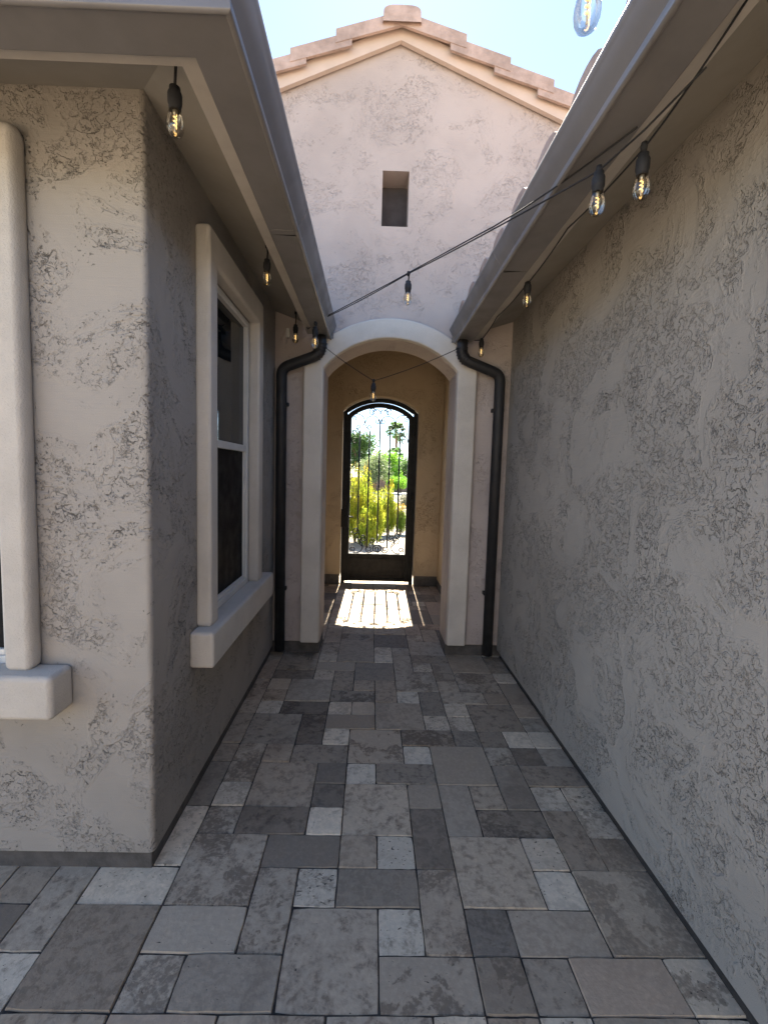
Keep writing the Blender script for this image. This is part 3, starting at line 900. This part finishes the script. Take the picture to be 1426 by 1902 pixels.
KN = [(1.20, 1.62), (1.42, 1.78), (1.35, 1.68), (1.40, 1.52), (1.25, 1.58)]
for (x, z0, z1), kn in zip(BARS, KN):
    b = MB(); b.tube([(x, GY_, z0), (x, GY_, z1)], .0100, 8)
    for z in kn:
        b.lathe([(.0065, z - .022), (.013, z - .014), (.016, z), (.013, z + .014), (.0065, z + .022)], (x, GY_, 0), 8)
    b.build('bar', M['iron'], gate, smooth=True)
def spiral(cx, cz, r, a0, turns, tight=.22, n=26, y=GY_):
    pts = []
    for k in range(n + 1):
        t = k / n
        rr = r * (1 - (1 - tight) * t); a = a0 + turns * 2 * math.pi * t
        pts.append((cx + rr * math.cos(a), y, cz + rr * math.sin(a)))
    return pts
TZ = lambda x, y: (.100 + (x - 680) / 881.0, 2.408 - (y - 237) / 881.0)
BZ = lambda x, y: (.100 + (x - 642) / 881.0, .415 + (845 - y) / 881.0)
SWU, SWL = MB(), MB()
sw = SWU
def sc_(c, r, a0, turns, tight=.25): sw.tube(spiral(c[0], c[1], r / 881.0, rad(a0), turns, tight), .0072, 6)
for s in (-1, 1):
    sw = SWU
    X = lambda x: 680 + s * (x - 680)
    A = lambda a: a if s == 1 else 180 - a
    # s=-1 mirrors; coordinates below are for the right half
    sc_(TZ(X(775), 292), 48, A(180), -s * 1.35, .3)
    sc_(TZ(X(725), 312), 50, A(180), -s * .5, .95)
    sc_(TZ(X(770), 425), 90, A(175), -s * .72, .92)
    sc_(TZ(X(803), 470), 30, A(270), s * 1.1, .35)
    sc_(TZ(X(712), 400), 30, A(180), s * 1.3, .3)
    sc_(TZ(X(950), 405), 85, A(225), -s * .55, .98)
    sc_(TZ(X(990), 375), 32, A(0), s * 1.3, .3)
    sc_(TZ(X(932), 470), 28, A(250), s * 1.2, .3)
    sc_(TZ(X(975), 535), 46, A(80), s * 1.35, .3)
    sc_(TZ(X(975), 625), 46, A(90), -s * 1.4, .3)
    sw = SWL
    XB = lambda x: 642 + s * (x - 642)
    sc_(BZ(XB(700), 690), 34, A(190), -s * 1.3, .3)
    sc_(BZ(XB(740), 790), 46, A(200), s * 1.4, .3)
    sc_(BZ(XB(650), 785), 48, A(90), -s * 1.2, .3)
    sc_(BZ(XB(810), 650), 44, A(200), s * 1.3, .3)
    sc_(BZ(XB(905), 580), 46, A(200), -s * 1.35, .3)
    sc_(BZ(XB(880), 620), 40, A(250), s * 1.3, .3)
    sc_(BZ(XB(895), 760), 80, A(110), s * .5, .97)
    sc_(BZ(XB(870), 690), 42, A(90), -s * 1.2, .3)
    sc_(BZ(XB(935), 795), 34, A(300), s * 1.3, .3)
    sc_(BZ(XB(795), 700), 60, A(300), s * .4, .95)
for sw in (SWU, SWL): sw.build('scrollwork', M['iron'], gate, smooth=True)
lk = MB().box(-.402, -.300, GY_ - .045, GY_ + .045, .78, 1.03)
lock = lk.build('lock_box', M['iron'], gate, bevel=.006)
hd = MB().tube([(-.325, GY_ - .045, .93), (-.325, GY_ - .085, .93), (-.23, GY_ - .09, .928)], .009, 8)
hd.build('handle', M['iron'], lock, smooth=True)
for z in (2.03, 1.19, .33):
    h = MB().tube([(.558, GY_ - .035, z), (.558, GY_ - .035, z + .085)], .014, 10)
    h.box(.535, .585, GY_ - .034, GY_ - .022, z + .008, z + .077)
    h.build('hinge', M['iron'], gate, bevel=.002)

# ================================================================== STRING LIGHTS
GRP = 'string lights hung across the passage'
def sag(a, b, s, n=14):
    a, b = Vector(a), Vector(b)
    return [a.lerp(b, k / n) - Vector((0, 0, s * 4 * (k / n) * (1 - k / n))) for k in range(n + 1)]
def bulb(parent, p, wire_z, tilt=0):
    """p = centre of the glass; hangs on a short pigtail from the cord at wire_z"""
    x, y, z = p
    g = MB().lathe([(.0125, .040), (.016, .034), (.0205, .022), (.0235, .008), (.0240, -.004), (.0225, -.016), (.0180, -.027), (.0105, -.0335), (.004, -.0358), (.0004, -.0362)], p, 20)
    gl = g.build('bulb', M['bulb'], parent, smooth=True, fixn=True)
    s = MB().lathe([(.0005, .036), (.0150, .036), (.0165, .040), (.0165, .050), (.0185, .052), (.0195, .058), (.0195, .078), (.0175, .084), (.0150, .086), (.0150, .097), (.009, .101), (.004, .104), (.0005, .104)], p, 18)
    s.tube([(x, y, z + .10), (x + .003, y, z + .5 * (.10 + wire_z - z)), (x, y, wire_z)], .0042, 8)
    s.lathe([(.0005, -.014), (.008, -.012), (.010, 0), (.008, .012), (.0005, .014)], (x, y, wire_z), 10)
    s.build('socket', M['rubber'], gl, smooth=True)
    f = MB()
    pts = [(x + .0042 * math.cos(t * 2.0), y + .0042 * math.sin(t * 2.0), z + .026 - .0036 * t) for t in [k * .4 for k in range(26)]]
    f.tube(pts, .0015, 5)
    f.build('filament', M['fil'], gl, smooth=True)
    st = MB().lathe([(.0008, .038), (.007, .036), (.006, .028), (.0022, .022), (.002, -.02), (.0008, -.022)], p, 8)
    st.build('stem', M['brass'], gl, smooth=True)
    return gl
def string_light(label, cords, bulbs, loc):
    t = thing('string_light', label, 'string light', loc, GRP)
    m = MB()
    for pts in cords: m.tube(pts, .0029, 8)
    m.build('cord', M['rubber'], t, smooth=True)
    for p, wz in bulbs: bulb(t, p, wz)
    return t
# along the right eave
ry = [(.795, 1.02, 2.60), (.79, 1.36, 2.535), (.80, 1.9, 2.592), (.81, 2.42, 2.575), (.805, 2.95, 2.594), (.82, 3.41, 2.582), (.735, 3.42, 2.59), (.66, 3.37, 2.52)]
def chain(pts, s): 
    r = []
    for a, b in zip(pts, pts[1:]): r += sag(a, b, s, 8)[:-1]
    return r + [Vector(pts[-1])]
string_light('black cord with three bulbs hugging the eave of the right hand wall', [chain([(.795, -1.6, 2.6), (.79, -.6, 2.57)] + ry, .008)],
             [((.787, 1.36, 2.417), 2.535), ((.815, 2.41, 2.490), 2.575), ((.82, 3.41, 2.487), 2.582)], (.8, 1.9, 2.6))
# diagonal run across the passage
dA, dB = Vector((.80, 1.14, 2.566)), Vector((-.412, 3.175, 2.602))
P1, P2 = Vector((.69, 1.43, 2.510)), Vector((.182, 2.584, 2.688))
diag = [dA, Vector((.745, 1.29, 2.53)), P1] + [P1.lerp(P2, k / 8) - Vector((0, 0, .006 * math.sin(math.pi * k / 8))) for k in range(1, 9)] + [P2.lerp(dB, k / 6) - Vector((0, 0, .010 * math.sin(math.pi * k / 6))) for k in range(1, 7)]
guy = [Vector((.745, 1.33, 2.566))] + [Vector((.745, 1.33, 2.566)).lerp(P1.lerp(P2, .4) + Vector((0, .004, .006)), k / 4) - Vector((0, 0, .012 * math.sin(math.pi * k / 4))) for k in range(1, 5)] + [P1.lerp(P2, k / 8) + Vector((0, .004, .007)) for k in range(4, 9)] + [P2.lerp(dB, k / 6) + Vector((0, .004, .004)) for k in range(1, 7)]
string_light('black cord with two bulbs slung diagonally across the open passage', [diag, guy],
             [((.690, 1.43, 2.408), 2.512), ((.182, 2.584, 2.548), 2.688)], (.2, 2.5, 2.66))
# along the left eave
lc = [(-.545, -.6, 2.69), (-.548, 1.30, 2.69), (-.546, 2.38, 2.69), (-.56, 3.355, 2.685), (-.50, 3.30, 2.585), (-.412, 3.14, 2.59), (-.395, 2.97, 2.505), (-.412, 3.175, 2.602), (-.425, 3.38, 2.52)]
ls = string_light('black cord with four bulbs tucked under the eave above the side window', [chain(lc[1:], .006)],
             [((-.583, 1.315, 2.512), 2.715), ((-.580, 2.38, 2.546), 2.714), ((-.60, 3.355, 2.532), 2.72), ((-.395, 2.93, 2.382), 2.505)], (-.58, 2.4, 2.65))
pg = MB().box(-.668, -.640, 3.335, 3.36, 2.535, 2.60)
pg.build('plug', M['greyplastic'], ls, bevel=.004)
# swag in front of the arch
sa, sb_, sc0 = (-.425, 3.385, 2.515), (-.003, 3.36, 2.236), (.66, 3.385, 2.515)
string_light('black cord with a single bulb drooping in front of the arched opening', [sag(sa, sb_, .012, 8), sag(sb_, sc0, .016, 10)],
             [((-.003, 3.36, 2.118), 2.236)], (0, 3.36, 2.24))
# overhead strand close to the camera
string_light('black cord overhead holding one large looking sunlit bulb against the sky', [sag((.76, .45, 2.60), (.376, .864, 2.545), .01, 6) + sag((.376, .864, 2.545), (-.36, 1.12, 2.665), .03, 8)],
             [((.376, .864, 2.405), 2.545)], (.37, .86, 2.55))

# ================================================================== UNSEEN WALL ADDED TO BOUNCE SUNLIGHT
cw = MB().box(-6.0, 6.0, -6.2, -6.0, -.05, 2.7)
cw.box(-6.03, 6.03, -6.24, -5.96, 2.7, 2.78)
cwo = cw.build('bounce_wall', M['courtyard'], bevel=.01, loc=(0, -6.1, -.05))
tag(cwo, 'unseen pale stucco wall added behind the viewer to bounce sunlight into the passage', 'wall')

# ================================================================== GARDEN
def leaf_quad(mb, p, size, rng, up=.3, ar=.45):
    d = Vector((rng.gauss(0, 1), rng.gauss(0, 1), rng.gauss(up, 1))).normalized()
    s = d.cross(Vector((rng.gauss(0, 1), rng.gauss(0, 1), rng.gauss(0, 1)))).normalized()
    l = size * rng.uniform(.7, 1.3); w_ = l * ar
    p = Vector(p)
    mb.face([p - d * l * .5, p + s * w_ * .5, p + d * l * .5, p - s * w_ * .5])

M['fire'] = leafy('firestick_foliage', (.33, .42, .04), (.52, .50, .05), .6, (.60, .33, .04), 1.45, 1.95)
M['fire_s'] = leafy('firestick_low_foliage', (.31, .42, .04), (.50, .50, .05), .6, (.60, .34, .04), 1.05, 1.5)
M['fire_x'] = leafy('firestick_young_foliage', (.20, .33, .05), (.32, .38, .06), .55, (.60, .32, .05), .5, .9)
M['leaf_dark'] = leafy('tree_foliage', (.06, .13, .035), (.11, .19, .05), .45)
M['leaf_pale'] = leafy('pale_bush_foliage', (.15, .21, .08), (.22, .27, .13), .45)
M['leaf_lime'] = leafy('lime_hedge_foliage', (.15, .34, .03), (.22, .42, .04), .5)
M['leaf_grey'] = leafy('grey_shrub_foliage', (.2, .21, .13), (.26, .24, .17), .4)
M['palmleaf'] = leafy('palm_foliage', (.07, .15, .04), (.13, .22, .06), .4)

def firestick(x, y, h, r, mat, label, n, seed):
    rng = random.Random(seed)
    t = thing('shrub', label, 'shrub', (x, y, -.03), 'yellow and orange tipped shrubs in the gravel bed')
    m = MB()
    for k in range(n):
        a = rng.uniform(0, 2 * math.pi); rr = r * math.sqrt(rng.random())
        hh = h * (1 - .45 * (rr / r) ** 2) * rng.uniform(.55, 1.02)
        bx, by = x + rr * .45 * math.cos(a), y + rr * .45 * math.sin(a)
        tx, ty = x + rr * math.cos(a) * 1.05, y + rr * math.sin(a) * 1.05
        z0 = rng.uniform(0, .35) * h
        p0 = Vector((bx + (tx - bx) * .3, by + (ty - by) * .3, z0)); p1 = Vector((tx, ty, hh))
        ln_ = (p1 - p0)
        m.tube([p0, p0.lerp(p1, .55) + Vector((rng.gauss(0, .02), rng.gauss(0, .02), 0)), p1], .0055, 3, False, .003)
        for q in range(15):
            f = rng.uniform(.05, 1.02)
            leaf_quad(m, p0.lerp(p1, f) + Vector((rng.gauss(0, .022), rng.gauss(0, .022), 0)), .055, rng, 1.6, .3)
    m.build('foliage', mat, t, fixn=False)
    s = MB()
    for k in range(7):
        a = rng.uniform(0, 6.28)
        s.tube([(x, y, -.05), (x + r * .25 * math.cos(a), y + r * .25 * math.sin(a), h * .35), (x + r * .5 * math.cos(a), y + r * .5 * math.sin(a), h * .7)], .016, 6, False, .007)
    s.build('stem', M['bark'], t)
firestick(-.34, 9.5, 1.80, .36, M['fire'], 'tallest yellow shrub with an orange top, hard by the left gate stile', 330, 1)
firestick(-.13, 9.95, 1.86, .20, M['fire'], 'narrow tall shrub with one pointed orange spire between two gate bars', 150, 2)
firestick(.075, 9.25, 1.36, .26, M['fire_s'], 'bright yellow mid height shrub left of the central gate bar', 260, 3)
firestick(-.08, 8.95, .85, .26, M['fire_s'], 'low yellow green shrub in front of the tallest ones', 220, 9)
firestick(.28, 10.6, 1.26, .20, M['fire_s'], 'orange topped shrub just right of the central gate bar', 170, 4)
firestick(.47, 10.8, 1.42, .20, M['fire_s'], 'upright shrub with a bright orange head behind the fourth gate bar', 190, 5)
firestick(.76, 10.9, .80, .17, M['fire_x'], 'smallest shrub with orange tips at the right edge of the gravel', 130, 6)
firestick(-.95, 10.2, 1.5, .34, M['fire'], 'yellow shrub beyond the left gate stile, hidden by the wall', 200, 7)

def blobtree(name, label, cat, x, y, blobs, n, size, mat, trunk=None, group=None, seed=1, up=.2):
    rng = random.Random(seed)
    t = thing(name, label, cat, (x, y, -.03), group)
    m = MB()
    tot = sum(b[3] ** 2 for b in blobs)
    for (bx, by, bz, br, sq) in blobs:
        for k in range(int(n * br * br / tot)):
            d = Vector((rng.gauss(0, 1), rng.gauss(0, 1), rng.gauss(0, 1))).normalized() * br * rng.uniform(.45, 1.08)
            leaf_quad(m, (x + bx + d.x, y + by + d.y, bz + d.z * sq), size, rng, up)
    m.build('crown' if cat == 'tree' else 'foliage', mat, t, fixn=False)
    s = MB()
    if trunk:
        h, r = trunk
        s.tube([(x, y, -.1), (x + .05, y, h * .5), (x, y, h)], r, 8, False, r * .6)
        for (bx, by, bz, br, sq) in blobs:
            s.tube([(x, y, h * .9), (x + bx * .5, y + by * .5, (h + bz) / 2), (x + bx, y + by, bz)], r * .5, 6, False, r * .15)
        s.build('trunk', M['bark'], t)
    else:
        for (bx, by, bz, br, sq) in blobs:
            s.tube([(x + bx * .3, y + by * .3, -.05), (x + bx, y + by, bz)], .03, 5, False, .012)
        s.build('stem', M['bark'], t)
    return t
rb = random.Random(21)
def rblobs(w, h0, h1, r, n): return [(rb.uniform(-w, w), rb.uniform(-w, w), rb.uniform(h0, h1), r * rb.uniform(.7, 1.15), .85) for _ in range(n)]
blobtree('tree', 'broad dark green tree left of the palm, seen through the gate top', 'tree', -1.35, 45, rblobs(1.3, 2.3, 4.7, 1.15, 13), 9000, .24, M['leaf_dark'], (2.2, .16), None, 3)
blobtree('bush', 'pale grey green bush behind the shrubs at the centre of the gate', 'bush', .35, 31, rblobs(.75, .7, 2.3, .7, 10), 5000, .15, M['leaf_pale'], None, None, 4)
blobtree('bush', 'yellow green bush between the pale bush and the palm trunk', 'bush', 1.35, 36, rblobs(.7, .8, 2.9, .75, 9), 4000, .17, M['leaf_lime'], None, None, 14)
blobtree('bush', 'dark green bush right of the palm trunk by the garden wall', 'bush', 3.3, 42, rblobs(1.1, .9, 2.7, .9, 11), 5000, .2, M['leaf_dark'], None, None, 5)
blobtree('hedge', 'bright lime green clipped hedge beside the right gate stile', 'hedge', 2.1, 31.6, rblobs(.7, .45, .95, .5, 10), 4200, .11, M['leaf_lime'], None, None, 6)
blobtree('bush', 'dry greyish shrub below the lime hedge at the pavement edge', 'bush', 1.75, 31.2 - 11.9, rblobs(.35, .2, .45, .3, 9), 2600, .07, M['leaf_grey'], None, None, 7)
blobtree('tree', 'round green tree far to the left beyond the road', 'tree', -9, 48, rblobs(1.6, 2.6, 5.2, 1.3, 12), 4000, .3, M['leaf_dark'], (2.3, .18), None, 8)
blobtree('tree', 'round green tree far to the right beyond the road', 'tree', 10, 50, rblobs(1.6, 2.6, 5.2, 1.3, 12), 4000, .3, M['leaf_dark'], (2.3, .18), None, 9)

def palm(x, y, h, r, label, seed, n=46):
    rng = random.Random(seed)
    t = thing('palm_tree', label, 'palm tree', (x, y, -.03), None)
    s = MB().tube([(x + .15, y, -.1), (x + .08, y, h * .5), (x, y, h)], .26, 10, False, .17)
    s.build('trunk', M['palmtrunk'], t)
    m = MB()
    for k in range(n):
        a = k * 2.39996; el = rad(rng.uniform(-55, 75))
        dirv = Vector((math.cos(a) * math.cos(el), math.sin(a) * math.cos(el), math.sin(el)))
        L_ = r * rng.uniform(.8, 1.05)
        p0 = Vector((x, y, h)); pe = p0 + dirv * L_ * .55
        m.tube([p0, pe], .02, 4, False, .012)
        side = dirv.cross(Vector((0, 0, 1))).normalized(); nrm = side.cross(dirv)
        for q in range(15):
            f = (q - 7) / 7 * 1.25
            d = (dirv * math.cos(f) + side * math.sin(f)).normalized()
            tip = pe + d * L_ * .52 - Vector((0, 0, .16 * L_ * (1 + abs(f))))
            mid = pe + d * L_ * .3
            ws = d.cross(nrm).normalized() * .045
            m.face([pe, mid + ws, tip, mid - ws])
    m.build('crown', M['palmleaf'], t, fixn=False)
palm(3.25, 60, 7.1, 1.75, 'tall fan palm with a slim brown trunk right of the central bar', 3)
palm(2.5, 50, 3.3, 1.5, 'short fan palm standing in front of the tall one', 4, 36)
palm(14, 66, 8, 1.8, 'fan palm far off to the right beyond the road', 5, 36)

bw = MB().box(-60, 60, 35.0, 35.2, -.03, 1.0)
bw.box(-60, 60, 34.97, 35.23, 1.0, 1.06)
gwall = bw.build('garden_wall', M['blockwall'], loc=(0, 35.1, -.03))
tag(gwall, 'low brown block wall running across the garden beyond the road', 'wall')
